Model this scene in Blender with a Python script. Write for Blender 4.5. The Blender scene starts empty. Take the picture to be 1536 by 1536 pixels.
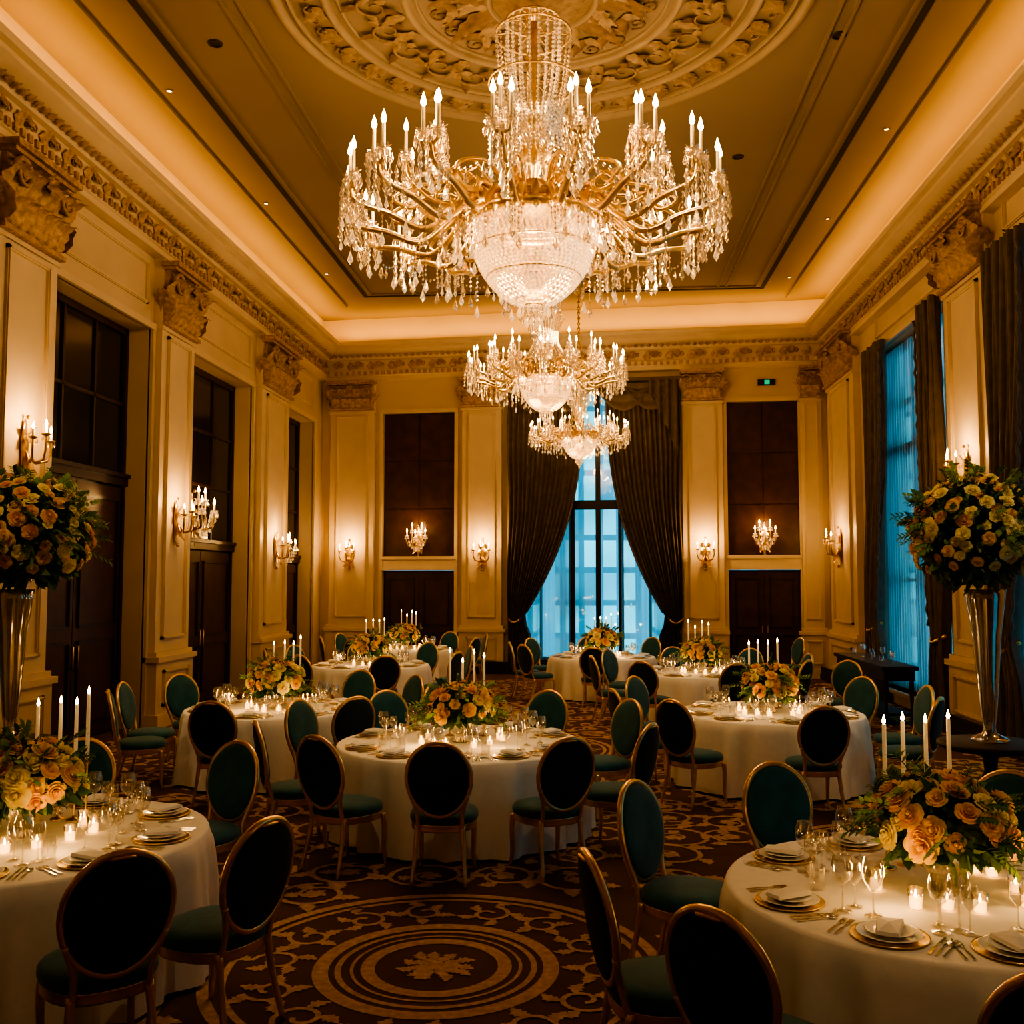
import bpy, math, random
from mathutils import Vector, Matrix
RND = random.Random(11)
pi = math.pi
sin, cos = math.sin, math.cos
scene = bpy.context.scene

# ------------------------------------------------------------------ materials
def mk(name, col, rough=.6, metal=0., var=0., vscale=8., bump=0., bscale=40., emis=None, estr=0., spec=.5, sheen=0., coat=0., transl=0.):
    m = bpy.data.materials.new(name); m.use_nodes = True
    nt = m.node_tree; b = nt.nodes['Principled BSDF']
    b.inputs['Base Color'].default_value = (*col, 1)
    b.inputs['Roughness'].default_value = rough
    b.inputs['Metallic'].default_value = metal
    b.inputs['Specular IOR Level'].default_value = spec
    if sheen: b.inputs['Sheen Weight'].default_value = sheen
    if coat: b.inputs['Coat Weight'].default_value = coat
    tc = nt.nodes.new('ShaderNodeTexCoord')
    if var > 0:
        n = nt.nodes.new('ShaderNodeTexNoise'); n.inputs['Scale'].default_value = vscale; n.inputs['Detail'].default_value = 5
        r = nt.nodes.new('ShaderNodeValToRGB')
        r.color_ramp.elements[0].position = .3; r.color_ramp.elements[1].position = .7
        r.color_ramp.elements[0].color = (*[c*(1-var) for c in col], 1)
        r.color_ramp.elements[1].color = (*[min(1, c*(1+var)) for c in col], 1)
        nt.links.new(tc.outputs['Object'], n.inputs['Vector'])
        nt.links.new(n.outputs['Fac'], r.inputs['Fac'])
        nt.links.new(r.outputs['Color'], b.inputs['Base Color'])
    if bump > 0:
        n2 = nt.nodes.new('ShaderNodeTexNoise'); n2.inputs['Scale'].default_value = bscale; n2.inputs['Detail'].default_value = 4
        bp = nt.nodes.new('ShaderNodeBump'); bp.inputs['Strength'].default_value = bump; bp.inputs['Distance'].default_value = .02
        nt.links.new(tc.outputs['Object'], n2.inputs['Vector'])
        nt.links.new(n2.outputs['Fac'], bp.inputs['Height'])
        nt.links.new(bp.outputs['Normal'], b.inputs['Normal'])
    if emis:
        b.inputs['Emission Color'].default_value = (*emis, 1); b.inputs['Emission Strength'].default_value = estr
    if transl:
        o = nt.nodes['Material Output']; mx = nt.nodes.new('ShaderNodeMixShader'); mx.inputs[0].default_value = transl
        t = nt.nodes.new('ShaderNodeBsdfTranslucent'); t.inputs[0].default_value = (*[min(1, c*1.08) for c in col], 1)
        nt.links.new(b.outputs[0], mx.inputs[1]); nt.links.new(t.outputs[0], mx.inputs[2]); nt.links.new(mx.outputs[0], o.inputs[0])
    return m

def thin_glass(name, tint=(1, 1, 1), refl=.12, emis=None, estr=0., rough=.06, gc=(1, .97, .92)):
    m = bpy.data.materials.new(name); m.use_nodes = True
    nt = m.node_tree; nt.nodes.clear()
    o = nt.nodes.new('ShaderNodeOutputMaterial'); mx = nt.nodes.new('ShaderNodeMixShader')
    t = nt.nodes.new('ShaderNodeBsdfTransparent'); t.inputs['Color'].default_value = (*tint, 1)
    g = nt.nodes.new('ShaderNodeBsdfGlossy'); g.inputs['Roughness'].default_value = rough; g.inputs['Color'].default_value = (*gc, 1)
    lw = nt.nodes.new('ShaderNodeLayerWeight'); lw.inputs['Blend'].default_value = .35
    mr = nt.nodes.new('ShaderNodeMapRange'); mr.inputs['To Min'].default_value = refl; mr.inputs['To Max'].default_value = .9
    nt.links.new(lw.outputs['Facing'], mr.inputs['Value'])
    nt.links.new(mr.outputs['Result'], mx.inputs[0]); nt.links.new(t.outputs[0], mx.inputs[1]); nt.links.new(g.outputs[0], mx.inputs[2])
    last = mx
    if emis:
        e = nt.nodes.new('ShaderNodeEmission'); e.inputs[0].default_value = (*emis, 1); e.inputs[1].default_value = estr
        a = nt.nodes.new('ShaderNodeAddShader'); nt.links.new(mx.outputs[0], a.inputs[0]); nt.links.new(e.outputs[0], a.inputs[1]); last = a
    nt.links.new(last.outputs[0], o.inputs[0])
    return m

def emit(name, col, s):
    m = bpy.data.materials.new(name); m.use_nodes = True
    nt = m.node_tree; nt.nodes.clear()
    o = nt.nodes.new('ShaderNodeOutputMaterial'); e = nt.nodes.new('ShaderNodeEmission')
    e.inputs[0].default_value = (*col, 1); e.inputs[1].default_value = s
    nt.links.new(e.outputs[0], o.inputs[0]); return m

M_wall = mk('cream_paint', (.61, .49, .33), .55, var=.05, vscale=1.5, bump=.05, bscale=60)
M_trim = mk('cream_trim', (.65, .53, .36), .5, var=.04, vscale=3)
M_orn = mk('gilded_plaster', (.44, .29, .15), .5, metal=.1, var=.35, vscale=14, bump=.5, bscale=35)
M_ceil = mk('ceiling_paint', (.235, .175, .115), .7, var=.04, vscale=.8)
M_slot = mk('dark_slot', (.02, .014, .01), .8, var=.1)
M_wood = mk('mahogany', (.038, .015, .010), .35, var=.35, vscale=5, bump=.05, spec=.4)
M_wood2 = mk('mahogany_panel', (.065, .026, .016), .4, var=.3, vscale=4, spec=.35)
M_dglass = mk('dark_glass', (.02, .015, .012), .12, var=.1, spec=.5)
M_gold = mk('gold_leaf', (.84, .62, .30), .3, metal=1., var=.15, vscale=12)
M_brass = mk('aged_brass', (.62, .42, .17), .32, metal=1., var=.25, vscale=15)
M_chairgold = mk('chair_gold', (.82, .56, .24), .3, metal=.9, var=.12, vscale=10)
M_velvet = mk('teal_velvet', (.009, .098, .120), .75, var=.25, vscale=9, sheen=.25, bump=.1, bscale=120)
M_velvet_shade = mk('shaded_teal_velvet', (.005, .026, .036), .75, var=.2, vscale=9, sheen=.1)  # same teal velvet, shade painted in for chair backs seen against the light
M_cloth = mk('linen', (.82, .78, .70), .85, var=.03, vscale=20, bump=.08, bscale=200)
M_china = mk('china', (.88, .86, .82), .15, var=.02, coat=.5)
M_silver = mk('silver', (.75, .72, .66), .2, metal=1., var=.05)
M_wax = mk('candle_wax', (.88, .78, .58), .5, var=.03, emis=(1, .60, .25), estr=.10)  # faint emission put in for flame glow through the wax
M_flame = emit('candle_flame', (1, .62, .22), 34)
M_bulb = emit('bulb_flame', (1, .60, .22), 26)
M_votive = mk('votive_glow', (.9, .6, .25), .3, var=.05, emis=(1, .50, .14), estr=5)
M_glass = thin_glass('clear_glass', (.96, .96, .95), .15, None, 0, .03)
M_vase = thin_glass('vase_glass', (.85, .82, .75), .28)
M_crys = thin_glass('crystal', (.93, .86, .72), .36, (1, .68, .34), .07, .05, (1, .95, .84))  # weak warm emission put in for bulb light caught by the crystals
M_crysb = thin_glass('crystal_glow', (.96, .88, .74), .38, (1, .68, .34), .26, .05, (1, .95, .84))  # same crystal with stronger emission, bulb-lit glow put into the material
M_ry = mk('rose_yellow', (.96, .64, .10), .7, var=.06, vscale=30, transl=.3, spec=.2)
M_rc = mk('rose_cream', (.97, .84, .44), .7, var=.05, vscale=30, transl=.3, spec=.2)
M_rp = mk('rose_peach', (.95, .56, .14), .7, var=.08, vscale=30, transl=.3, spec=.2)
M_leaf = mk('leaf_green', (.07, .16, .035), .5, var=.35, vscale=12, transl=.2)
M_leaf2 = mk('leaf_light', (.20, .32, .06), .5, var=.3, vscale=12, transl=.25)
M_curt = mk('drape_bronze', (.115, .083, .058), .65, var=.25, vscale=6, sheen=.1, bump=.15, bscale=25)
M_black = mk('black_iron', (.008, .007, .006), .4, var=.1)
M_pat = mk('carpet_gold', (.54, .33, .115), .95, var=.22, vscale=22, bump=.3, bscale=200)
M_dark = mk('dark_base', (.02, .010, .007), .5, var=.2)

M_floor = bpy.data.materials.new('carpet_brown'); M_floor.use_nodes = True
nt = M_floor.node_tree; b = nt.nodes['Principled BSDF']; b.inputs['Roughness'].default_value = .95
tc = nt.nodes.new('ShaderNodeTexCoord')
n = nt.nodes.new('ShaderNodeTexNoise'); n.inputs['Scale'].default_value = 2.6; n.inputs['Detail'].default_value = 2; n.inputs['Distortion'].default_value = 1.2
r = nt.nodes.new('ShaderNodeValToRGB'); e = r.color_ramp.elements
e[0].position = .30; e[0].color = (.098, .043, .024, 1); e[1].position = .70; e[1].color = (.130, .060, .033, 1)
nt.links.new(tc.outputs['Object'], n.inputs['Vector']); nt.links.new(n.outputs['Fac'], r.inputs['Fac']); nt.links.new(r.outputs['Color'], b.inputs['Base Color'])
n2 = nt.nodes.new('ShaderNodeTexNoise'); n2.inputs['Scale'].default_value = 250
bp = nt.nodes.new('ShaderNodeBump'); bp.inputs['Strength'].default_value = .3; bp.inputs['Distance'].default_value = .01
nt.links.new(tc.outputs['Object'], n2.inputs['Vector']); nt.links.new(n2.outputs['Fac'], bp.inputs['Height']); nt.links.new(bp.outputs['Normal'], b.inputs['Normal'])

M_sheer = bpy.data.materials.new('sheer_voile'); M_sheer.use_nodes = True
nt = M_sheer.node_tree; nt.nodes.clear()
o = nt.nodes.new('ShaderNodeOutputMaterial'); mx = nt.nodes.new('ShaderNodeMixShader'); mx.inputs[0].default_value = .4
t = nt.nodes.new('ShaderNodeBsdfTransparent'); tr = nt.nodes.new('ShaderNodeBsdfTranslucent'); tr.inputs[0].default_value = (.8, .9, .95, 1)
nt.links.new(t.outputs[0], mx.inputs[1]); nt.links.new(tr.outputs[0], mx.inputs[2]); nt.links.new(mx.outputs[0], o.inputs[0])

M_fac = bpy.data.materials.new('dusk_facade'); M_fac.use_nodes = True
nt = M_fac.node_tree; nt.nodes.clear()
o = nt.nodes.new('ShaderNodeOutputMaterial'); em = nt.nodes.new('ShaderNodeEmission'); em.inputs[1].default_value = 1.0
tc = nt.nodes.new('ShaderNodeTexCoord'); sp = nt.nodes.new('ShaderNodeSeparateXYZ'); ad = nt.nodes.new('ShaderNodeMath'); ad.operation = 'ADD'
cb = nt.nodes.new('ShaderNodeCombineXYZ')
nt.links.new(tc.outputs['Object'], sp.inputs[0]); nt.links.new(sp.outputs[0], ad.inputs[0]); nt.links.new(sp.outputs[1], ad.inputs[1])
nt.links.new(ad.outputs[0], cb.inputs[0]); nt.links.new(sp.outputs[2], cb.inputs[1])
bk_ = nt.nodes.new('ShaderNodeTexBrick'); bk_.offset = 0; bk_.inputs['Scale'].default_value = 1.0
bk_.inputs['Brick Width'].default_value = .75; bk_.inputs['Row Height'].default_value = 1.3; bk_.inputs['Mortar Size'].default_value = .13; bk_.inputs['Mortar Smooth'].default_value = .2
bk_.inputs['Color1'].default_value = (.008, .30, .52, 1); bk_.inputs['Color2'].default_value = (.10, 1.05, 1.45, 1); bk_.inputs['Mortar'].default_value = (.006, .27, .48, 1)
nz = nt.nodes.new('ShaderNodeTexNoise'); nz.inputs['Scale'].default_value = .35
mm = nt.nodes.new('ShaderNodeMapRange'); mm.inputs['From Min'].default_value = .3; mm.inputs['From Max'].default_value = .7; mm.inputs['To Min'].default_value = .8; mm.inputs['To Max'].default_value = 2.6
nt.links.new(cb.outputs[0], bk_.inputs['Vector']); nt.links.new(tc.outputs['Object'], nz.inputs['Vector']); nt.links.new(nz.outputs['Fac'], mm.inputs['Value'])
nt.links.new(bk_.outputs['Color'], em.inputs[0]); nt.links.new(mm.outputs[0], em.inputs[1]); nt.links.new(em.outputs[0], o.inputs[0])

# ------------------------------------------------------------------ mesh builder
class MB:
    def __init__(s): s.v = []; s.f = []; s.m = []; s.sm = []
    def add(s, v, f, mat=0, T=None, smooth=True):
        b = len(s.v)
        if T is None: s.v.extend([tuple(p) for p in v])
        else: s.v.extend([tuple(T @ Vector(p)) for p in v])
        s.f.extend([tuple(i+b for i in q) for q in f]); s.m.extend([mat]*len(f)); s.sm.extend([smooth]*len(f))
    def merge(s, o, T=None):
        b = len(s.v)
        if T is None: s.v.extend(o.v)
        else: s.v.extend([tuple(T @ Vector(p)) for p in o.v])
        s.f.extend([tuple(i+b for i in q) for q in o.f]); s.m.extend(o.m); s.sm.extend(o.sm)
    def box(s, x0, x1, y0, y1, z0, z1, mat=0, T=None):
        v = [(x0,y0,z0),(x1,y0,z0),(x1,y1,z0),(x0,y1,z0),(x0,y0,z1),(x1,y0,z1),(x1,y1,z1),(x0,y1,z1)]
        f = [(0,3,2,1),(4,5,6,7),(0,1,5,4),(1,2,6,5),(2,3,7,6),(3,0,4,7)]
        s.add(v, f, mat, T, False)
    def lathe(s, prof, n=16, mat=0, T=None, smooth=True):
        v = []; f = []
        for (r, z) in prof:
            for i in range(n):
                a = 2*pi*i/n; v.append((r*cos(a), r*sin(a), z))
        for k in range(len(prof)-1):
            for i in range(n):
                j = (i+1) % n; f.append((k*n+i, k*n+j, (k+1)*n+j, (k+1)*n+i))
        s.add(v, f, mat, T, smooth)
    def tube(s, path, rad, n=8, mat=0, T=None, closed=False):
        P = [Vector(p) for p in path]; N = len(P)
        if not hasattr(rad, '__len__'): rad = [rad]*N
        v = []; f = []; up = None
        for i in range(N):
            if closed: d = P[(i+1) % N]-P[(i-1) % N]
            else: d = P[min(i+1, N-1)]-P[max(i-1, 0)]
            d.normalize()
            if up is None:
                up = Vector((0, 0, 1)) if abs(d.z) < .9 else Vector((1, 0, 0))
            up = (up-d*up.dot(d))
            if up.length < 1e-5: up = d.orthogonal()
            up.normalize(); sd = d.cross(up)
            for k in range(n):
                a = 2*pi*k/n; v.append(P[i]+(up*cos(a)+sd*sin(a))*rad[i])
        for i in range(N if closed else N-1):
            i2 = (i+1) % N
            for k in range(n):
                k2 = (k+1) % n; f.append((i*n+k, i*n+k2, i2*n+k2, i2*n+k))
        if not closed:
            f.append(tuple(range(n-1, -1, -1))); f.append(tuple((N-1)*n+k for k in range(n)))
        s.add(v, f, mat, T, True)
    def octa(s, x, y, z, r, h, mat=0):
        b = len(s.v)
        s.v.extend([(x+r,y,z),(x,y+r,z),(x-r,y,z),(x,y-r,z),(x,y,z+h),(x,y,z-h)])
        s.f.extend([(b,b+1,b+4),(b+1,b+2,b+4),(b+2,b+3,b+4),(b+3,b,b+4),(b+1,b,b+5),(b+2,b+1,b+5),(b+3,b+2,b+5),(b,b+3,b+5)])
        s.m.extend([mat]*8); s.sm.extend([False]*8)
    def drop(s, x, y, z, r, h, mat=0):
        b = len(s.v); zz = z-h*.68
        for i in range(6):
            a = pi/3*i; s.v.append((x+r*cos(a), y+r*sin(a), zz))
        s.v.append((x, y, z)); s.v.append((x, y, z-h))
        for i in range(6):
            j = (i+1) % 6; s.f.append((b+i, b+j, b+6)); s.f.append((b+j, b+i, b+7))
        s.m.extend([mat]*12); s.sm.extend([False]*12)
    def ball(s, c, r, mat=0, n=10, T=None, sz=1.):
        prof = [(max(1e-4, r*sin(pi*k/(n//2+1))), c[2]-r*sz*cos(pi*k/(n//2+1))) for k in range(n//2+2)]
        TT = Matrix.Translation((c[0], c[1], 0))
        if T is not None: TT = T @ TT
        s.lathe(prof, n, mat, TT)
    def leaf(s, T, L, W, curl=1.2, mat=0, n=6, lob=.0, cup=.2):
        v = []; f = []; y = 0.; z = 0.
        for i in range(n+1):
            t = i/n; a = curl*t*t
            if i: y -= L/n*sin(a); z += L/n*cos(a)
            w = W*.5*max(.03, sin(pi*min(1, .08+.92*t**.75)))*(1+lob*(i % 2))
            dy = cup*w
            v += [(-w, y, z), (-w*.5, y-dy*.6, z), (0, y-dy*.2, z), (w*.5, y-dy*.6, z), (w, y, z)]
        for i in range(n):
            for k in range(4):
                f.append((i*5+k, i*5+k+1, (i+1)*5+k+1, (i+1)*5+k))
        s.add(v, f, mat, T, True)
    def mesh(s, name, mats):
        me = bpy.data.meshes.new(name); me.from_pydata(s.v, [], s.f)
        for m in mats: me.materials.append(m)
        me.polygons.foreach_set('material_index', s.m); me.polygons.foreach_set('use_smooth', s.sm)
        me.update(); return me
    def obj(s, name, mats, loc=(0,0,0), rz=0., parent=None):
        return put(name, s.mesh(name, mats), loc, rz, parent)

def put(name, me, loc=(0,0,0), rz=0., parent=None, sc=1.):
    o = bpy.data.objects.new(name, me); scene.collection.objects.link(o)
    o.location = loc; o.rotation_euler = (0, 0, rz); o.scale = (sc, sc, sc)
    if parent: o.parent = parent
    return o
def empty(name, loc=(0,0,0), sc=1.):
    o = bpy.data.objects.new(name, None); scene.collection.objects.link(o); o.location = loc; o.scale = (sc,)*3
    o.empty_display_size = .1
    return o
TR = lambda x, y, z: Matrix.Translation((x, y, z))
RX = lambda a: Matrix.Rotation(a, 4, 'X')
RY = lambda a: Matrix.Rotation(a, 4, 'Y')
RZ = lambda a: Matrix.Rotation(a, 4, 'Z')

# ------------------------------------------------------------------ room frame
XL, XR, YB0, YB1, YR, ZC = -6.64, 5.44, 24.3, 23.3, -3.0, 8.7
OB = Vector((-6.5, YB0, 0))
bd = Vector((11.8, -1.0, 0)).normalized(); bo = Vector((-bd.y, bd.x, 0))
BL = 11.84
def frame(o, x, y):
    m = Matrix.Identity(4)
    m.col[0] = (*x, 0); m.col[1] = (*y, 0); m.col[2] = (0, 0, 1, 0); m.col[3] = (*o, 1); return m
FL = frame((XL, 0, 0), (0, 1, 0), (-1, 0, 0))
FB = frame(tuple(OB), tuple(bd), tuple(bo))
FR = frame((XR, 0, 0), (0, -1, 0), (1, 0, 0))
FK = frame((XR, YR, 0), (-1, 0, 0), (0, -1, 0))

def wall(name, F, s0, s1, ops, th=.45):
    mb = MB(); s = s0
    for (a, b_, z0, z1) in ops:
        mb.box(s, a, 0, th, 0, ZC, 0, F)
        mb.box(a, b_, 0, th, z1, ZC, 0, F)
        if z0 > 0: mb.box(a, b_, 0, th, 0, z0, 0, F)
        s = b_
    mb.box(s, s1, 0, th, 0, ZC, 0, F)
    return mb.obj(name, [M_wall])
OPL = [(6.4, 9.5, 0, 6.0), (11.7, 14.5, 0, 6.0), (15.95, 19.07, 0, 6.0), (21.35, 23.5, 0, 6.0)]
OPR = [(-19.3, -15.5, .25, 6.5), (-13.42, -10.0, .25, 6.5), (-8.0, -4.6, .25, 6.5)]
OPB = [(1.44, 3.24, 0, 6.3), (4.62, 8.64, .25, 6.85), (9.73, 11.34, 0, 6.35)]
wall('wall_left', FL, YR, YB0+.4, OPL)
wall('wall_back', FB, -.2, BL+.2, OPB)
wall('wall_right', FR, -YB1-.4, -YR, OPR)
wall('wall_rear', FK, 0, XR-XL, [])
mb = MB(); mb.box(XL-.6, XR+.6, YR-.5, YB0+.9, ZC, ZC+.2, 0); mb.obj('ceiling', [M_ceil])
mb = MB(); mb.box(XL-.6, XR+.6, YR-.5, YB0+.9, -.2, 0, 0); floor = mb.obj('floor', [M_floor])

def panel(mb, F, x0, x1, z0, z1, y=0., w=.055, d=.03, mat=0):
    for (ww, dd, ins) in ((w, d, 0), (w*.45, d*1.6, w*.25)):
        a0, a1, c0, c1 = x0+ins, x1-ins, z0+ins, z1-ins
        mb.box(a0, a1, y-dd, y, c0, c0+ww, mat, F); mb.box(a0, a1, y-dd, y, c1-ww, c1, mat, F)
        mb.box(a0, a0+ww, y-dd, y, c0, c1, mat, F); mb.box(a1-ww, a1, y-dd, y, c0, c1, mat, F)

def capital_mesh(w, h, d=.15):
    mb = MB()
    mb.box(-w*.46, w*.46, -d*.6, 0, 0, h*.9, 0)
    mb.box(-w*.53, w*.53, -d*1.9, 0, h*.92, h, 0)
    mb.box(-w*.5, w*.5, -d*1.5, 0, h*.87, h*.92, 0)
    mb.box(-w*.49, w*.49, -d*.85, 0, -h*.06, h*.0, 0)
    n = max(4, int(w/.2))
    for i in range(n):
        x = -w*.43+w*.86*(i+.5)/n
        mb.leaf(TR(x, -d*.6, 0), h*.52, w/n*1.2, 1.9, 0, 7, .45, .7)
    for i in range(n+1):
        x = -w*.45+w*.90*i/n
        mb.leaf(TR(x, -d*.62, h*.27), h*.66, w/n*1.15, 1.9, 0, 7, .45, .7)
    for sx in (-1, 1):
        path = []
        for k in range(22):
            a = k/21*4*pi; r = h*.2*(1-k/24)
            path.append((sx*(w*.36+r*cos(a)), -d*1.5, h*.64+r*sin(a)))
        mb.tube(path, [.032*(1-k/30)*h/.8 for k in range(22)], 5, 0)
        for k in range(2):
            mb.leaf(TR(sx*w*.46, -d*(.25+.5*k), h*.05) @ RZ(sx*pi/2), h*.6, w*.16, 1.5, 0, 6, .3, .5)
    for k in range(8):
        a = k*pi/4
        mb.leaf(TR(0, -d*1.5, h*.68) @ RY(a) @ RX(.3), h*.2, h*.13, .8, 0, 4, 0, .4)
    mb.ball((0, -d*1.6, h*.68), h*.06, 0, 8)
    return mb
def pilaster(mb, F, x0, x1, zc0, zc1, base=1.05):
    w = x1-x0
    mb.box(x0, x1, -.14, 0, 0, ZC-1.3, 0, F)
    panel(mb, F, x0+w*.15, x1-w*.15, base+.25, zc0-.18, -.14)
    mb.box(x0-.06, x1+.06, -.2, 0, .18, base-.08, 0, F)
    panel(mb, F, x0+w*.12, x1-w*.12, .3, base-.2, -.2)
    mb.box(x0-.11, x1+.11, -.26, 0, 0, .2, 0, F)
    mb.box(x0-.10, x1+.10, -.25, 0, base-.08, base, 0, F)
    mb.box(x0-.05, x1+.05, -.19, 0, base, base+.07, 0, F)
    mb.box(x0-.03, x1+.03, -.17, 0, zc0-.12, zc0-.06, 0, F)
    c = capital_mesh(w*1.02, zc1-zc0)
    t = MB(); t.merge(c, F @ TR((x0+x1)/2, -.12, zc0)); t.obj('column_capital', [M_orn])

def basebd(mb, F, x0, x1, y=0.):
    mb.box(x0, x1, y-.04, y, 0, .28, 0, F); mb.box(x0, x1, y-.06, y, .0, .12, 0, F)

tl = MB(); tb = MB(); trr = MB()
for (a, b_) in ((4.9, 6.2), (10.3, 11.58), (14.6, 15.85), (19.3, 21.1)):
    pilaster(tl, FL, a, b_, 6.15, 7.08)
for (a, b_) in ((.12, 1.24), (3.45, 4.42), (8.70, 9.63), (11.37, 11.84)):
    pilaster(tb, FB, a, b_, 6.42, 7.08)
for (a, b_) in ((-22.6, -20.4), (-15.2, -13.62), (-9.8, -8.2)):
    pilaster(trr, FR, a, b_, 6.5, 7.3)
for F, ops, mb in ((FL, OPL, tl), (FB, OPB, tb), (FR, OPR, trr)):
    for (a, b_, z0, z1) in ops:
        mb.box(a-.09, a, -.05, .02, z0, z1+.09, 0, F); mb.box(b_, b_+.09, -.05, .02, z0, z1+.09, 0, F)
        mb.box(a-.09, b_+.09, -.06, .02, z1, z1+.1, 0, F)
for (a, b_, z0, z1) in OPL: panel(tl, FL, a+.15, b_-.15, 6.35, 7.0)
for (a, b_, z0, z1) in OPR: panel(trr, FR, a+.15, b_-.15, 6.75, 7.2)
tl.obj('trim_left', [M_trim]); tb.obj('trim_back', [M_trim]); trr.obj('trim_right', [M_trim])
bb = MB()
for a, b_ in ((3.3, 4.62), (8.64, 9.7), (4.62, 8.64)): basebd(bb, FB, a, b_, -.27)
bb.obj('baseboard_back', [M_dark])
bb = MB()
for a, b_ in ((-23.0, -19.4), (-15.3, -13.5)): basebd(bb, FR, a, b_, -.27)
bb.obj('baseboard_right', [M_dark])

def loop(d):
    xl, xr = XL+d, XR-d
    P = OB-bo*d
    yb = lambda x: P.y+(x-P.x)*bd.y/bd.x
    return [(xl, YR+d), (xl, yb(xl)), (xr, yb(xr)), (xr, YR+d)]
def sweep(mb, prof, mat=0):
    v = []; f = []
    for (d, z) in prof:
        for (x, y) in loop(d): v.append((x, y, z))
    for k in range(len(prof)-1):
        for i in range(4):
            j = (i+1) % 4; f.append((k*4+i, k*4+j, (k+1)*4+j, (k+1)*4+i))
    mb.add(v, f, mat, None, False)
co = MB()
sweep(co, [(0, 7.12), (.16, 7.14), (.16, 7.22), (.19, 7.24), (.19, 7.36), (.12, 7.38), (.13, 7.62), (.20, 7.64), (.22, 7.70), (.30, 7.74), (.40, 7.80), (.46, 7.84), (.46, 7.90),
           (.54, 7.92), (.56, 8.0), (.52, 8.02), (.52, 7.94), (.0, 7.93)])
co.obj('trim_cornice', [M_trim])
fr = MB()
def ornrow(F, s0, s1):
    n = int((s1-s0)/.26); st = (s1-s0)/n
    for i in range(n):
        s = s0+(i+.5)*st; sg = 1 if i % 2 else -1
        T = F @ TR(s, -.14, 7.50)
        fr.leaf(T @ TR(0, 0, -.11*sg) @ RY(0 if sg > 0 else pi) @ RY(.35), .24, .15, 1.0, 0, 4, .4, .5)
        fr.leaf(T @ TR(-.02, 0, 0) @ RY(pi/2*sg), .17, .09, .8, 0, 3, .4, .5)
        path = [(.075*(1-k/9)*cos(k*1.0)*sg+.06, -.02, .075*(1-k/9)*sin(k*1.0)) for k in range(8)]
        fr.tube(path, .014, 4, 0, T)
    n = int((s1-s0)/.15); st = (s1-s0)/n
    for i in range(n):
        fr.leaf(F @ TR(s0+(i+.5)*st, -.25, 7.67) @ RX(.75), .13, .13, .7, 0, 3, 0, .8)
        fr.box(s0+(i+.2)*st, s0+(i+.7)*st, -.225, -.18, 7.25, 7.34, 0, F)
ornrow(FL, 5.0, YB0-.2); ornrow(FB, .2, BL-.2); ornrow(FR, -YB1+.2, -5.0)
fr.obj('trim_frieze', [M_orn])
sl = MB()
for (x, y0, y1) in ((-5.1, 4, 22.3), (3.85, 4, 22.3)):
    sl.box(x-.045, x+.045, y0, y1, ZC-.012, ZC+.01, 0)
sl.box(-5.1, 3.85, 22.22, 22.3, ZC-.012, ZC+.01, 0)
sl.obj('trim_ceiling_slot', [M_slot])
sl = MB()
for x in (-4.95, -4.1, -3.92, 3.7, 3.04, 2.86):
    sl.box(x-.02, x+.02, 4, 22.1, ZC-.03, ZC+.01, 0)
for x in (-5.75, 4.55): sl.box(x-.03, x+.03, 4, 23, ZC-.04, ZC+.01, 0)
sl.box(-4.95, 3.7, 22.05, 22.09, ZC-.03, ZC+.01, 0)
sl.obj('trim_ceiling_bead', [M_ceil])
M_spot = emit('spot_glow', (1, .7, .35), 9)
for (x, y, big) in ((-5.55, 12.5, 0), (-5.55, 16.5, 0), (-5.55, 20.5, 0), (-3.3, 14.5, 0), (4.3, 10.5, 0), (4.3, 14.4, 0), (4.3, 18, 0), (4.3, 21.5, 0), (2.2, 20.6, 0), (-4.5, 11.4, 1), (3.0, 11.8, 1), (3.15, 9.1, 1), (-3.1, 19.5, 0), (2.3, 15.2, 1)):
    q = MB(); r_ = .075 if big else .038
    q.lathe([(r_+.02, 0), (r_+.015, -.015), (r_, -.018), (r_*.9, -.004)], 16, 0)
    q.lathe([(r_*.9, -.004), (.001, -.004)], 16, 1)
    q.obj('recessed_downlight', [M_ceil if not big else M_dark, M_dark if big else M_spot], (x, y, ZC))

# ------------------------------------------------------------------ ceiling medallion
md = MB()
def ringp(r, w, h): 
    md.lathe([(r-w, 0), (r-w*.8, -h*.5), (r-w*.3, -h), (r+w*.3, -h), (r+w*.8, -h*.5), (r+w, 0)], 96, 0)
for r_, w_, h_ in ((3.0, .07, .07), (2.86, .025, .05), (2.45, .05, .06), (2.3, .02, .04), (1.55, .05, .05), (1.42, .02, .03), (.6, .05, .08)): ringp(r_, w_, h_)
def flat(a, r, z=-.02):
    m = Matrix.Identity(4)
    ra = Vector((cos(a), sin(a), 0)); ta = Vector((-sin(a), cos(a), 0)); dn = Vector((0, 0, 1))
    m.col[0] = (*ta, 0); m.col[1] = (*dn, 0); m.col[2] = (*ra, 0); m.col[3] = (*(ra*r), 1); m[2][3] = z
    return m
for i in range(72):
    a = 2*pi*i/72; T = flat(a, 2.65)
    md.leaf(T @ TR(0, 0, -.14) @ RY(.5 if i % 2 else -.5), .30, .15, .7, 1, 5, .4, .5)
    md.tube([(.08*(1-k/9)*cos(k)+.02, -.02, .08*(1-k/9)*sin(k)) for k in range(8)], .016, 4, 1, T)
rm = random.Random(4)
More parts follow.
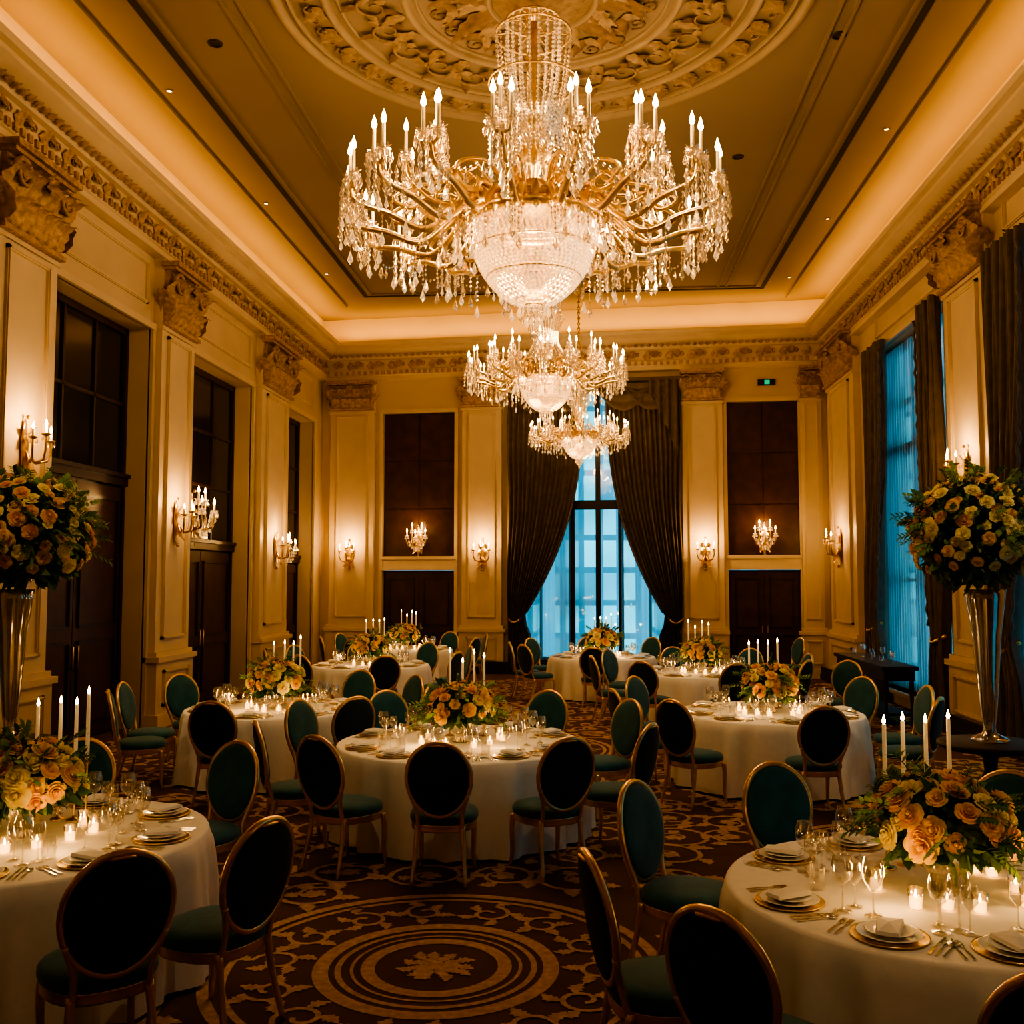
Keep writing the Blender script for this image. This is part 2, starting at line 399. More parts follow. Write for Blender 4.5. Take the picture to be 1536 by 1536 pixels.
for i in range(24):
    a = 2*pi*i/24; sg = (-1)**i
    T = flat(a, 1.92)
    P = [(sg*.22*(1-k/20)*cos(k*.45), -.02, .22*(1-k/20)*sin(k*.45)) for k in range(18)]
    md.tube(P, [.022*(1-k/26) for k in range(18)], 5, 1, T)
    for k in range(0, 15, 3):
        md.leaf(T @ TR(*P[k]) @ RY(-sg*(k*.45)+rm.uniform(-.3, .3)+sg*1.0), .20, .10, .5, 2 if k % 2 else 1, 5, .4, .4)
    md.leaf(flat(a+pi/24, 1.62) @ RY(.3*sg), .34, .14, .5, 1, 6, .5, .5)
for i in range(20):
    a = 2*pi*i/20
    md.leaf(flat(a, .55) @ RY(.35*(-1)**i), .50+.28*(i % 2), .22, .45, 2, 8, .45, .5)
    md.leaf(flat(a+.1, .62) @ RY(-.6*(-1)**i), .42, .17, .65, 1, 7, .45, .5)
    md.leaf(flat(a+pi/20, 1.0) @ RY(.9), .32, .12, .5, 2, 5, .45, .5)
    md.leaf(flat(a+pi/20, 1.0) @ RY(-.7), .32, .12, .5, 1, 5, .45, .5)
    P = [(.12*(1-k/18)*cos(k*.5), -.03, .12*(1-k/18)*sin(k*.5)) for k in range(15)]
    md.tube(P, .013, 4, 2, flat(a+.15, 1.2))
md.lathe([(.6, -.02), (.45, -.12), (.2, -.18), (.001, -.2)], 32, 1)
M_orn2 = mk('bronzed_ornament', (.17, .10, .045), .5, metal=.3, var=.3, vscale=10)
M_orn3 = mk('medallion_relief', (.26, .175, .09), .5, metal=.1, var=.3, vscale=12)
M_med = mk('medallion_plaster', (.29, .22, .14), .6, var=.1, vscale=3)
md.obj('ceiling_medallion', [M_med, M_orn3, M_orn2], (-.50, 10.75, ZC))

# ------------------------------------------------------------------ doors in openings
def opening_door(name, F, a, b_, y, zd, zt, th=.05):
    mb = MB()
    a += .004; b_ -= .004; zt -= .004
    mb.box(a, b_, y, y+th, 0, zt, 0, F)
    w = b_-a; c = (a+b_)/2
    mb.box(a, b_, y-.10, y, zd, zd+.16, 0, F); mb.box(a, b_, y-.14, y, zd+.12, zd+.18, 0, F)
    mb.box(a, a+.08, y-.06, y, 0, zt, 0, F); mb.box(b_-.08, b_, y-.06, y, 0, zt, 0, F); mb.box(a, b_, y-.06, y, zt-.1, zt, 0, F)
    for (x0, x1) in ((a+.1, c-.01), (c+.01, b_-.1)):
        mb.box(x0, x1, y-.04, y, .03, zd-.03, 1, F)
        panel(mb, F, x0+.1, x1-.1, .2, zd*.38, y-.04, .04, .02, 0)
        panel(mb, F, x0+.1, x1-.1, zd*.43, zd-.2, y-.04, .04, .02, 0)
    for sx in (-.07, .07):
        mb.tube([(c+sx, y-.045, 1.0), (c+sx, y-.10, 1.02), (c+sx, y-.10, 1.3), (c+sx, y-.045, 1.32)], .014, 6, 2, F)
    nx, nz = 3, max(2, int((zt-zd)/1.0))
    mb.box(a+.1, b_-.1, y-.015, y, zd+.2, zt-.1, 3, F)
    for i in range(nx+1):
        x = a+.1+(w-.2)*i/nx; mb.box(x-.025, x+.025, y-.045, y, zd+.18, zt-.1, 0, F)
    for i in range(1, nz):
        z = zd+.18+(zt-zd-.3)*i/nz; mb.box(a+.1, b_-.1, y-.045, y, z-.025, z+.025, 0, F)
    return mb.obj(name, [M_wood, M_wood2, M_brass, M_dglass])
dn = 1
for i, (a, b_, z0, z1) in enumerate(OPL):
    opening_door('door_%d' % dn, FL, a, b_, .39, (3.7, 3.6, 2.75, 2.6)[i], z1); dn += 1
for k in (0, 2):
    a, b_, z0, z1 = OPB[k]
    mb = MB(); mb.box(a, b_, .10, .16, 2.76, z1, 1, FB)
    for i in range(2):
        for j in range(3):
            x0 = a+(b_-a)*i/2; zz = 2.76+(z1-2.76)*j/3
            mb.box(x0+.02, x0+(b_-a)/2-.02, .075, .1, zz+.02, zz+(z1-2.76)/3-.02, 1, FB)
    mb.obj('trim_wood_panel', [M_wood, M_wood2])
    mb = MB(); mb.box(a, b_, -.03, .2, 2.44, 2.76, 0, FB); mb.box(a-.05, b_+.05, -.07, .0, 2.7, 2.78, 0, FB); mb.box(a, b_, -.05, 0, 2.44, 2.5, 0, FB)
    mb.obj('trim_lintel', [M_trim])
    mb = MB(); mb.box(a+.004, b_-.004, .12, .17, 0, 2.435, 0, FB); c = (a+b_)/2
    for (x0, x1) in ((a+.05, c-.01), (c+.01, b_-.05)):
        mb.box(x0, x1, .09, .12, .03, 2.40, 1, FB)
        panel(mb, FB, x0+.1, x1-.1, .2, .95, .09, .04, .02, 0); panel(mb, FB, x0+.1, x1-.1, 1.1, 2.25, .09, .04, .02, 0)
    for sx in (-.06, .06): mb.box(c+sx-.012, c+sx+.012, .05, .09, 1.0, 1.15, 2, FB)
    mb.obj('door_%d' % dn, [M_wood, M_wood2, M_brass]); dn += 1
mb = MB(); mb.box(10.45, 10.85, -.05, 0, 6.72, 6.86, 0, FB); mb.box(10.6, 10.72, -.055, -.05, 6.74, 6.84, 1, FB)
mb.obj('exit_sign', [M_dark, emit('exit_green', (.02, .8, .35), .6)])

# ------------------------------------------------------------------ windows + curtains
def window(name, F, a, b_, z0, z1, vx, tz, y=.22):
    mb = MB()
    mb.box(a, b_, y, y+.1, z0, z0+.12, 0, F); mb.box(a, b_, y, y+.1, z1-.12, z1, 0, F)
    mb.box(a, a+.1, y, y+.1, z0, z1, 0, F); mb.box(b_-.1, b_, y, y+.1, z0, z1, 0, F)
    for x, w in vx: mb.box(x-w, x+w, y-.01, y+.1, z0, z1, 0, F)
    for z, w in tz: mb.box(a, b_, y-.02, y+.1, z-w, z+w, 0, F)
    mb.box(a-.05, b_+.05, -.08, y, z0-.06, z0, 2, F)
    mb.box(a, b_, y+.05, y+.055, z0, z1, 1, F)
    return mb.obj(name, [M_black, M_glass, M_trim])
a, b_, z0, z1 = OPB[1]; cx = 6.62
window('window_1', FB, a, b_, z0, z1, ((cx-.55, .07), (cx+.08, .06), (cx+.62, .06), (cx-1.3, .03), (cx+1.3, .03)), ((4.0, .11), (5.5, .03)))
for i, (a, b_, z0, z1) in enumerate(OPR):
    c = (a+b_)/2
    window('window_%d' % (i+2), FR, a, b_, z0, z1, ((c-.5, .05), (c+.5, .05)), ((4.55, .09), (5.4, .03), (2.2, .03)))

def drape(mb, F, outer, inner, z0, z1, folds, y0=-.2, amp=.06, nz=30, mat=0):
    N = folds*8; v = []; f = []
    for i in range(nz+1):
        z = z0+(z1-z0)*i/nz; xo, xi = outer(z), inner(z)
        wdt = abs(xi-xo); am = amp*min(1.5, max(.5, 1.2/wdt if wdt > .01 else 1))
        for k in range(N+1):
            u = k/N; x = xo+(xi-xo)*u
            y = y0-am*sin(2*pi*folds*u+.4*sin(z*1.3+u*5))-am*.3*sin(2*pi*folds*.37*u+z)
            v.append((x, y, z))
    for i in range(nz):
        for k in range(N): f.append((i*(N+1)+k, i*(N+1)+k+1, (i+1)*(N+1)+k+1, (i+1)*(N+1)+k))
    mb.add(v, f, mat, F)
def sstep(t): t = max(0, min(1, t)); return t*t*(3-2*t)
def tied(center, tie, zt, ztop, sgn, pw):
    def g(z):
        if z > zt:
            t = (z-zt)/(ztop-zt); return tie+(center-tie)*(1-(1-min(1, t))**pw)
        return tie+sgn*.16*sstep((zt-z)/.5)
    return g
def curtains(F, a, b_, zt, zb, ztop, ca, cb_, tw=.42, folds=13, y0=-.22, pw=2.4):
    for sg, ed, c in ((1, a, ca), (-1, b_, cb_)):
        mb = MB()
        outer = lambda z, ed=ed, sg=sg: ed-sg*.03+sg*.02*sin(z*2)
        inn = tied(c, ed+sg*tw, zt, ztop, sg, pw)
        drape(mb, F, outer, inn, zb, ztop, folds, y0-(.02 if sg > 0 else 0), .065)
        pts = [(ed+sg*tw*t-sg*.05, y0-.12*sin(pi*t)-.02, zt-.02-.12*sin(pi*t)) for t in [k/10*1.15 for k in range(11)]]
        mb.tube(pts, .03, 6, 1, F)
        pts = [(inn(z)+0, y0-.08-.02*sin(z*30), z) for z in [zt+.1+(ztop-zt-.3)*k/40 for k in range(41)]]
        mb.tube(pts, .025, 5, 0, F)
        mb.obj('window_curtain', [M_curt, M_brass])
curtains(FB, 4.62, 8.64, 1.35, .02, 6.85, 6.42, 6.94, tw=.36, folds=15, pw=2.5)
mb = MB()
for (x0, x1) in ((6.7, 8.0), (7.4, 8.62), (5.3, 6.6), (4.64, 5.8)):
    v = []; f = []; N = 20; K = 8
    for k in range(K+1):
        for i in range(N+1):
            u = i/N; dip = 4*u*(1-u); kk = k/K
            v.append((x0+(x1-x0)*u, -.33-.05*sin(kk*pi*5), 6.83-kk*(.12+.55*dip)))
    for k in range(K):
        for i in range(N): f.append((k*(N+1)+i, k*(N+1)+i+1, (k+1)*(N+1)+i+1, (k+1)*(N+1)+i))
    mb.add(v, f, 0, FB)
mb.box(4.55, 8.72, -.37, -.1, 6.86, 6.94, 0, FB)
v = []; f = []; N = 24; K = 10
for k in range(K+1):
    for i in range(N+1):
        u = i/N; L = .3+1.5*(u**1.2)
        v.append((7.95+.66*u, -.38-.05*sin(u*pi*7), 6.86-L*k/K))
for k in range(K):
    for i in range(N): f.append((k*(N+1)+i, k*(N+1)+i+1, (k+1)*(N+1)+i+1, (k+1)*(N+1)+i))
mb.add(v, f, 0, FB)
mb.obj('curtain_valance', [M_curt])
for (a, b_, z0, z1) in OPR:
    curtains(FR, a-.05, b_+.05, 1.4, .02, 6.55, a+1.05, b_-.75, tw=.5, folds=8, y0=-.16, pw=2.0)
mb = MB()
drape(mb, FB, lambda z: 4.66, lambda z: 6.05, .3, 6.75, 12, .12, .03, 6); drape(mb, FB, lambda z: 7.25, lambda z: 8.6, .3, 6.75, 12, .12, .03, 6)
for (a, b_, z0, z1) in OPR:
    drape(mb, FR, lambda z: a+.02, lambda z: b_-.02, .3, 6.4, 26, .1, .03, 6)
mb.obj('sheer_curtain', [M_sheer])
mb = MB()
for i in range(9):
    x = -14+i*4.2; h = 9+RND.random()*14; y = 36+RND.random()*8
    mb.box(x, x+3.4, y, y+4, -6, h)
for i in range(9):
    y = 2+i*5; h = 8+RND.random()*12; x = 15+RND.random()*6
    mb.box(x, x+4, y, y+4.3, -6, h)
mb.obj('city_buildings', [M_fac])

# ------------------------------------------------------------------ sconces
def cupdrops(mb, x, y, z, r, n, mat, dl=.06, dr=.01):
    for i in range(n):
        a = 2*pi*i/n; mb.drop(x+r*cos(a), y+r*sin(a), z, dr, dl, mat)
def flame(mb, x, y, z, h, mat):
    mb.lathe([(.001, z), (h*.16, z+h*.18), (h*.19, z+h*.35), (h*.1, z+h*.7), (.001, z+h)], 8, mat, TR(x, y, 0))
def sconce_mesh(crystal):
    mb = MB()
    mb.lathe([(.001, -.34), (.02, -.33), (.03, -.26), (.05, -.12), (.065, 0), (.045, .14), (.02, .24), (.001, .27)], 12, 0, Matrix.Diagonal((1, .35, 1, 1)))
    mb.ball((0, -.03, -.35), .028, 0, 8); mb.ball((0, -.03, .28), .022, 0, 8)
    for k in range(4): mb.leaf(TR(0, -.02, .1) @ RY(k*pi/2+pi/4), .14, .06, .8, 0, 5, .3)
    for k in (-1, 1): mb.leaf(TR(0, -.03, -.08) @ RY(pi+k*.4), .26, .09, .7, 0, 6, .3)
    ends = ((-.19, -.20, .05), (.19, -.20, .05), (0, -.27, .02), (-.10, -.12, .17), (.10, -.12, .17)) if crystal else ((-.16, -.18, .05), (.16, -.18, .05), (0, -.22, .10))
    for (x, y, z) in ends:
        P = [(0, -.02, -.06), (x*.35, y*.5, -.18), (x*.85, y*.9, -.15), (x*1.05, y, -.05), (x, y, z)]
        Q = []
        for i in range(len(P)-1):
            for t in (0, .33, .66): Q.append(tuple(Vector(P[i]).lerp(Vector(P[i+1]), t)))
        Q.append(P[-1]); mb.tube(Q, .013, 6, 0)
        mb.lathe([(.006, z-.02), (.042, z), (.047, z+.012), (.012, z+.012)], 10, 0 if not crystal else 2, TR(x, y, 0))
        mb.lathe([(.013, z+.01), (.013, z+.085), (.001, z+.087)], 8, 3, TR(x, y, 0))
        flame(mb, x, y, z+.085, .08, 4)
        cupdrops(mb, x, y, z-.005, .042, 6 if crystal else 4, 5 if not crystal else 2, .06, .010)
    if crystal:
        for r_, z_, n_ in ((.17, -.05, 18), (.14, -.11, 16), (.10, -.17, 12), (.05, -.22, 8)):
            for i in range(n_):
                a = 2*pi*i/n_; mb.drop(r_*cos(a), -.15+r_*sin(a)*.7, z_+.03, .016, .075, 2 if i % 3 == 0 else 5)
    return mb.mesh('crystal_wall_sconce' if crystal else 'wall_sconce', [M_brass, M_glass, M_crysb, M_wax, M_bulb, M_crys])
SC = [sconce_mesh(False), sconce_mesh(True)]
def plight(name, loc, w, r=.05, col=(1, .62, .30)):
    l = bpy.data.lights.new(name, 'POINT'); l.energy = w; l.shadow_soft_size = r; l.color = col
    o = bpy.data.objects.new(name, l); scene.collection.objects.link(o); o.location = loc; return o
SCOL = (1, .56, .20)
def sconce(F, s, z, crystal=0, y=-.17, w=36, sc=1.15):
    T = F @ TR(s, y, z); nm = 'crystal_wall_sconce' if crystal else 'wall_sconce'
    o = bpy.data.objects.new(nm, SC[crystal]); scene.collection.objects.link(o)
    o.matrix_world = T @ Matrix.Scale(sc, 4)
    p = T @ Vector((0, -.26*sc, .28)); plight('sconce_light', p, w, .06, SCOL)
for s, z in ((10.94, 3.75), (15.2, 3.15), (20.2, 2.85)): sconce(FL, s, z)
sconce(FL, 17.1, 3.35, 1, .36, 18, 1.5); sconce(FL, 22.3, 2.9, 1, .36, 12, 1.2)
for s in (.65, 3.97, 9.2): sconce(FB, s, 2.85)
for s in (2.33, 10.55): sconce(FB, s, 3.2, 1, .06, 14, 1.2)
sconce(FR, -21.6, 2.95, 0, -.17, 36, 1.3); sconce(FR, -14.4, 3.75); sconce(FR, -9.0, 3.75)

# ------------------------------------------------------------------ chandelier
def spl(P, n=5):
    Q = []; P = [Vector(p) for p in P]
    for i in range(len(P)-1):
        p0 = P[max(i-1, 0)]; p1 = P[i]; p2 = P[i+1]; p3 = P[min(i+2, len(P)-1)]
        for k in range(n):
            t = k/n
            Q.append(.5*((2*p1)+(p2-p0)*t+(2*p0-5*p1+4*p2-p3)*t*t+(3*p1-p0-3*p2+p3)*t**3))
    Q.append(P[-1]); return Q
ch = MB()
def bowl_r(z):
    t = z/.9; return .10+.60*(1-(1-t)**2.0)**.62
rows = 23
for k in range(rows):
    z = .02+.86*k/(rows-1); r_ = bowl_r(z); n_ = int(2*pi*r_/.062)
    for i in range(n_):
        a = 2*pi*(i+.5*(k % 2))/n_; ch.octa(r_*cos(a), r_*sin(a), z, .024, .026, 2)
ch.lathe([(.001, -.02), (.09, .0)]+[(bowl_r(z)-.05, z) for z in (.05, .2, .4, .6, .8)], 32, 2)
for z in (.0, .3, .6): ch.tube([(bowl_r(z)*cos(2*pi*i/40), bowl_r(z)*sin(2*pi*i/40), z) for i in range(40)], .010, 5, 0, None, True)
ch.lathe([(.70, .86), (.76, .88), (.78, .93), (.73, .98), (.70, 1.0), (.74, 1.05), (.6, 1.12), (.42, 1.18), (.2, 1.3), (.12, 1.4), (.09, 1.5)], 48, 0)
for i in range(32):
    a = 2*pi*i/32; T = RZ(a) @ TR(.0, -.74, .96)
    ch.leaf(T, .17, .10, .9, 0, 5, .3, .4)
    ch.leaf(RZ(a) @ TR(0, -.76, .90) @ RY(pi), .10, .08, .5, 0, 4, .2, .4)
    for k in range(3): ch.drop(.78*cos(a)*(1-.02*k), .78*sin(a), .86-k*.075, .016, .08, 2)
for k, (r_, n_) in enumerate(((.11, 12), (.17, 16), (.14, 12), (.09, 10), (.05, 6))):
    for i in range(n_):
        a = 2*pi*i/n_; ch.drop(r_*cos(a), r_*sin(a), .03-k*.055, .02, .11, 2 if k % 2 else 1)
ch.ball((0, 0, -.34), .05, 1, 10)
def arm(a, r_end, z_end, z0, dip, thick, two, drops):
    T = RZ(a)
    P = spl([(.55, 0, z0), (.8, 0, z0+.06), (r_end*.55+.1, 0, z0-dip), (r_end*.8, 0, z0-dip*.6), (r_end*.98, 0, z_end-.22), (r_end, 0, z_end-.02)], 5)
    ch.tube(P, [thick*(1.25-.6*i/len(P)) for i in range(len(P))], 6, 0, T)
    P2 = spl([(.62, 0, z0+.04), (.9, 0, z0+.26), (r_end*.62, 0, z0+.20), (r_end*.78, 0, z0+.02), (r_end*.70, 0, z0-.08), (r_end*.64, 0, z0-.0)], 4)
    ch.tube(P2, thick*.6, 5, 0, T)
    for t in (.35, .6, .8):
        p = P[int(t*len(P))]; ch.leaf(T @ TR(*p) @ RZ(pi/2) @ RX(-.4), .16, .07, 1.2, 0, 4, .3)
    offs = ((-.085, 0), (.085, 0)) if two else ((0, 0),)
    for (oy, ox) in offs:
        c = T @ Vector((r_end, oy, z_end))
        if two: ch.tube([(r_end, 0, z_end-.10), (r_end, oy*.8, z_end-.06), (r_end, oy, z_end)], thick*.5, 5, 0, T)
        ch.lathe([(.015, c.z-.03), (.06, c.z-.015), (.085, c.z+.02), (.075, c.z+.02), (.02, c.z)], 10, 1, TR(c.x, c.y, 0))
        ch.lathe([(.02, c.z), (.035, c.z+.03), (.022, c.z+.06)], 8, 0, TR(c.x, c.y, 0))
        ch.lathe([(.019, c.z+.02), (.017, c.z+.28), (.001, c.z+.285)], 8, 3, TR(c.x, c.y, 0))
        flame(ch, c.x, c.y, c.z+.28, .15, 4)
        for i in range(9):
            aa = 2*pi*i/9; ch.drop(c.x+.08*cos(aa), c.y+.08*sin(aa), c.z+.0, .019, .11, 1)
        for i in range(7):
            aa = 2*pi*i/7; ch.leaf(TR(c.x+.03*cos(aa), c.y+.03*sin(aa), c.z-.02) @ RZ(aa+pi/2), .12, .07, 1.1, 1, 4, 0, .3)
    c = T @ Vector((r_end, 0, z_end))
    for i in range(7):
        aa = 2*pi*i/7; L = 4 if i % 2 else 3
        for k in range(L):
            ch.drop(c.x+.11*cos(aa), c.y+.11*sin(aa), c.z-.10-k*.095, .024, .12, 2 if (k == L-1 and i % 2) else 1)
    for d in range(drops):
        t = .15+.8*d/(drops-1); p = T @ Vector(P[int(t*(len(P)-1))])
        L = 3+((d*7+int(a*10)) % 3)+(1 if t < .6 else 0)
        ch.tube([(p.x, p.y, p.z), (p.x, p.y, p.z-.05-L*.055)], .003, 3, 0)
        for k in range(L): ch.octa(p.x, p.y, p.z-.05-k*.055, .015, .022, 1)
        ch.drop(p.x, p.y, p.z-.05-L*.055, .034, .17, 2 if d % 2 else 1)
for i in range(18): arm(2*pi*i/18, 2.02, 1.12, .98, .28, .038, True, 9)
for i in range(12): arm(2*pi*(i+.5)/12, 1.42, 1.50, 1.10, .05, .030, False, 5)
for i in range(18):
    a0 = 2*pi*i/18; a1 = 2*pi*(i+1)/18
    for k in range(1, 12):
        t = k/12; aa = a0+(a1-a0)*t; rr_ = 2.0; z = 1.02-.28*4*t*(1-t)
        ch.octa(rr_*cos(aa), rr_*sin(aa), z, .018, .022, 1)
        if k % 3 == 0: ch.drop(rr_*cos(aa), rr_*sin(aa), z-.02, .024, .13, 1)
ch.lathe([(.09, 1.4), (.16, 1.5), (.18, 1.6), (.10, 1.72), (.07, 1.85), (.14, 1.95), (.15, 2.05), (.07, 2.2), (.05, 2.6), (.10, 2.75), (.05, 2.9), (.04, 3.3)], 20, 0)
for i in range(14):
    a = 2*pi*i/14; ch.leaf(RZ(a) @ TR(0, -.12, 1.28), .5, .13, .9, 0, 7, .3, .3)
    ch.leaf(RZ(a+.2) @ TR(0, -.10, 1.95), .36, .12, 1.3, 1, 6, .0, .3)
for (rt, zt_, rb, zb_, n_) in ((.42, 3.05, .18, 1.75, 26), (.30, 3.2, .14, 2.0, 18), (.5, 2.5, .62, 1.35, 26)):
    for i in range(n_):
        a = 2*pi*i/n_
        for k in range(24):
            t = k/23; rr_ = rt+(rb-rt)*t+.05*sin(pi*t)*(1 if rt > rb else -5); z = zt_+(zb_-zt_)*t
            ch.octa(rr_*cos(a), rr_*sin(a), z, .017, .026, 1 if n_ != 18 else 2)
        ch.drop(rr_*cos(a), rr_*sin(a), z-.02, .028, .14, 1)
for (r_, z_) in ((.42, 3.07), (.5, 2.5), (.30, 3.22)):
    ch.tube([(r_*cos(2*pi*i/32), r_*sin(2*pi*i/32), z_) for i in range(32)], .014, 5, 0, None, True)
    for k in range(6):
        a = k*pi/3; ch.tube([(.04*cos(a), .04*sin(a), z_+.04), (r_*cos(a), r_*sin(a), z_)], .008, 4, 0)
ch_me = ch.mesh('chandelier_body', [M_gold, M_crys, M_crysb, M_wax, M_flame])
CCOL = (1, .63, .29)
def chandelier(x, y, zb, sc, rot, W):
    e_ = empty('crystal_chandelier', (x, y, zb), 1)
    put('body', ch_me, (0, 0, 0), rot, e_, sc)
    st = MB(); top = ZC-zb
    st.lathe([(.035*sc, 3.2*sc), (.035*sc, top-.05)], 8, 0)
    z = 3.3*sc
    while z < top-.25:
        st.ball((0, 0, z), .07*sc, 0, 8); z += .22*sc
    st.lathe([(.03, top-.3), (.08, top-.25), (.10, top-.2), (.22, top-.08), (.26, top-.01)], 24, 0)
    st.obj('stem', [M_gold], parent=e_)
    plight('chandelier_bowl_light', (x, y, zb+.5*sc), W*.24, .2*sc, CCOL)
    for i in range(5):
        a = 2*pi*i/5+.3; plight('chandelier_ring_light', (x+1.7*sc*cos(a), y+1.7*sc*sin(a), zb+1.45*sc), W*.15, .25*sc, CCOL)
chandelier(-.60, 10.75, 5.2, 1.0, .09, 450)
chandelier(-.74, 17.0, 5.08, .66, .2, 210)
chandelier(-.22, 21.5, 4.80, .52, .3, 105)

# ------------------------------------------------------------------ chair
cm = MB()
def sell(a, ax, ay, p=2.8):
    c, s_ = cos(a), sin(a); k = (abs(c)**p+abs(s_)**p)**(-1/p); return ax*k*c, ay*k*s_
def rings(mb, lst, n, mat, ax, ay, cy=0., p=2.8):
    v = []; f = []
    for (sc_, z) in lst:
        for i in range(n):
            a = 2*pi*i/n; x, y = sell(a, ax*sc_, ay*sc_, p)
            v.append((x*(1-.12*max(0, -y/ay)), y+cy, z))
    for k in range(len(lst)-1):
        for i in range(n):
            j = (i+1) % n; f.append((k*n+i, k*n+j, (k+1)*n+j, (k+1)*n+i))
    mb.add(v, f, mat)
rings(cm, [(1.0, .425), (1.04, .445), (1.03, .475), (.95, .497), (.75, .51), (.4, .517), (.01, .519)], 28, 0, .245, .24)
rings(cm, [(.9, .375), (.985, .375), (.99, .385), (.99, .42), (1.01, .428), (.9, .43)], 28, 2, .245, .24)
rings(cm, [(.01, .376), (.95, .376)], 28, 2, .245, .24)
for sx in (-1, 1):
    P = spl([(sx*.195, .195, .40), (sx*.205, .205, .30), (sx*.20, .205, .12), (sx*.21, .22, .0)], 4)
    cm.tube(P, [.026-.013*i/(len(P)-1) for i in range(len(P))], 8, 2)
    P = spl([(sx*.165, -.20, .42), (sx*.175, -.225, .25), (sx*.195, -.29, 0.0)], 4)
    cm.tube(P, [.022-.008*i/(len(P)-1) for i in range(len(P))], 8, 2)
    P = spl([(sx*.165, -.20, .38), (sx*.16, -.225, .48), (sx*.175, -.25, .56), (sx*.21, -.275, .66)], 4)
    cm.tube(P, .017, 8, 2)
BC, BW, BH = .765, .232, .268
def bk(a, s_=1., off=0.):
    x = BW*s_*cos(a)*(1+.05*sin(a)); z = BC+BH*s_*sin(a)
    y = -.235-(z-.48)*.17-.02*(1-(x/BW)**2)+off
    return (x, y, z)
NB = 36
cm.tube([bk(2*pi*i/NB) for i in range(NB)], .0185, 8, 2, None, True)
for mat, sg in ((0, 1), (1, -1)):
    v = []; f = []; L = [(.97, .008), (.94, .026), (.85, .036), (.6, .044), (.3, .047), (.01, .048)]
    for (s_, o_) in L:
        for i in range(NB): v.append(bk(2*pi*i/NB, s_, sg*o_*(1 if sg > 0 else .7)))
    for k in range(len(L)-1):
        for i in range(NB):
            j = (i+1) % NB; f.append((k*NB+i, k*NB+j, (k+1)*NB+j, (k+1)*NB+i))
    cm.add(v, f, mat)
cm.tube(spl([(-.055, -.335, 1.0), (-.04, -.365, 1.015), (.04, -.365, 1.015), (.055, -.335, 1.0)], 4), .008, 6, 2)
chair_me = cm.mesh('dining_chair', [M_velvet, M_velvet_shade, M_chairgold])
def chair(x, y, rz): put('dining_chair', chair_me, (x, y, 0), rz)

# ------------------------------------------------------------------ tableware templates
def glass_prof(kind):
    if kind == 0: return [(.001, .003), (.036, .004), (.034, .007), (.006, .012), (.004, .03), (.004, .10), (.010, .108), (.034, .13), (.043, .16), (.042, .19), (.034, .225)]
    if kind == 1: return [(.001, .003), (.032, .004), (.006, .010), (.0035, .02), (.0035, .085), (.010, .092), (.030, .115), (.034, .14), (.028, .18)]
    return [(.001, .004), (.030, .004), (.033, .03), (.036, .10)]
def place_template():
    p = MB()
    p.lathe([(.001, .004), (.10, .004), (.15, .012), (.155, .014), (.155, .009), (.10, .001)], 28, 1)
    p.lathe([(.001, .014), (.085, .014), (.128, .024), (.132, .024), (.09, .008)], 28, 0)
    p.lathe([(.001, .026), (.06, .026), (.095, .034), (.098, .033), (.06, .020)], 24, 0)
    v = [(-.045, -.10, .036), (.045, -.10, .036), (.055, .08, .036), (-.055, .08, .036), (-.04, -.095, .05), (.04, -.095, .05), (.05, .075, .058), (-.05, .075, .052), (0, -.01, .066)]
    f = [(0, 1, 5, 4), (1, 2, 6, 5), (2, 3, 7, 6), (3, 0, 4, 7), (4, 5, 8), (5, 6, 8), (6, 7, 8), (7, 4, 8)]
    p.add(v, f, 3, RZ(.25), False)
    def cut(x, kind):
        p.box(x-.006, x+.006, -.10, -.01, .002, .006, 2); p.box(x-.003, x+.003, -.01, .04, .002, .006, 2)
        if kind == 'f':
            p.box(x-.011, x+.011, .04, .06, .002, .006, 2)
            for k in range(4): p.box(x-.011+.0062*k, x-.0078+.0062*k, .06, .105, .002, .006, 2)
        elif kind == 'k':
            p.add([(x-.008, .03, .004), (x+.008, .03, .004), (x+.008, .12, .004), (x-.002, .135, .004)], [(0, 1, 2, 3)], 2, None, False)
        else:
            p.lathe([(.001, .002), (.018, .006), (.0185, .008)], 10, 2, TR(x, .07, 0) @ Matrix.Diagonal((1, 1.5, 1, 1)))
    cut(-.185, 'f'); cut(-.215, 'f'); cut(.18, 'k'); cut(.205, 'k'); cut(.235, 's')
    return p
PL = place_template()
GT = []
for k in range(3):
    g = MB(); g.lathe(glass_prof(k), 14, 0); GT.append(g)

def cloth_mesh(R):
    mb = MB(); n = 216; v = []; f = []
    rnd = random.Random(int(R*100)); ph = [rnd.random()*6.28 for _ in range(6)]
    top = [(.001, .76), (R*.5, .76), (R-.03, .76), (R-.008, .757), (R, .745)]
    for (r_, z) in top:
        for i in range(n):
            a = 2*pi*i/n; v.append((r_*cos(a), r_*sin(a), z))
    K = 14
    for k in range(1, K+1):
        t = k/K; z = .745-t*.715
        for i in range(n):
            a = 2*pi*i/n
            w = sin(17*a+ph[0]+.8*sin(3*a+ph[1]))*.6+.35*sin(29*a+ph[2]+t*.6)+.25*sin(9*a+ph[3])+.1*sin(47*a+ph[4])
            w = w if w > 0 else w*.8
            r_ = R+.012+.045*t**.7+.066*w*t**.7
            v.append((r_*cos(a), r_*sin(a), z))
    L = len(top)+K
    for k in range(L-1):
        for i in range(n):
            j = (i+1) % n; f.append((k*n+i, k*n+j, (k+1)*n+j, (k+1)*n+i))
    mb.add(v, f, 0); 
    mb.lathe([(.001, 0), (.3, .0), (.3, .05), (.05, .08), (.05, .74)], 16, 1)
    return mb.mesh('banquet_table', [M_cloth, M_dark])
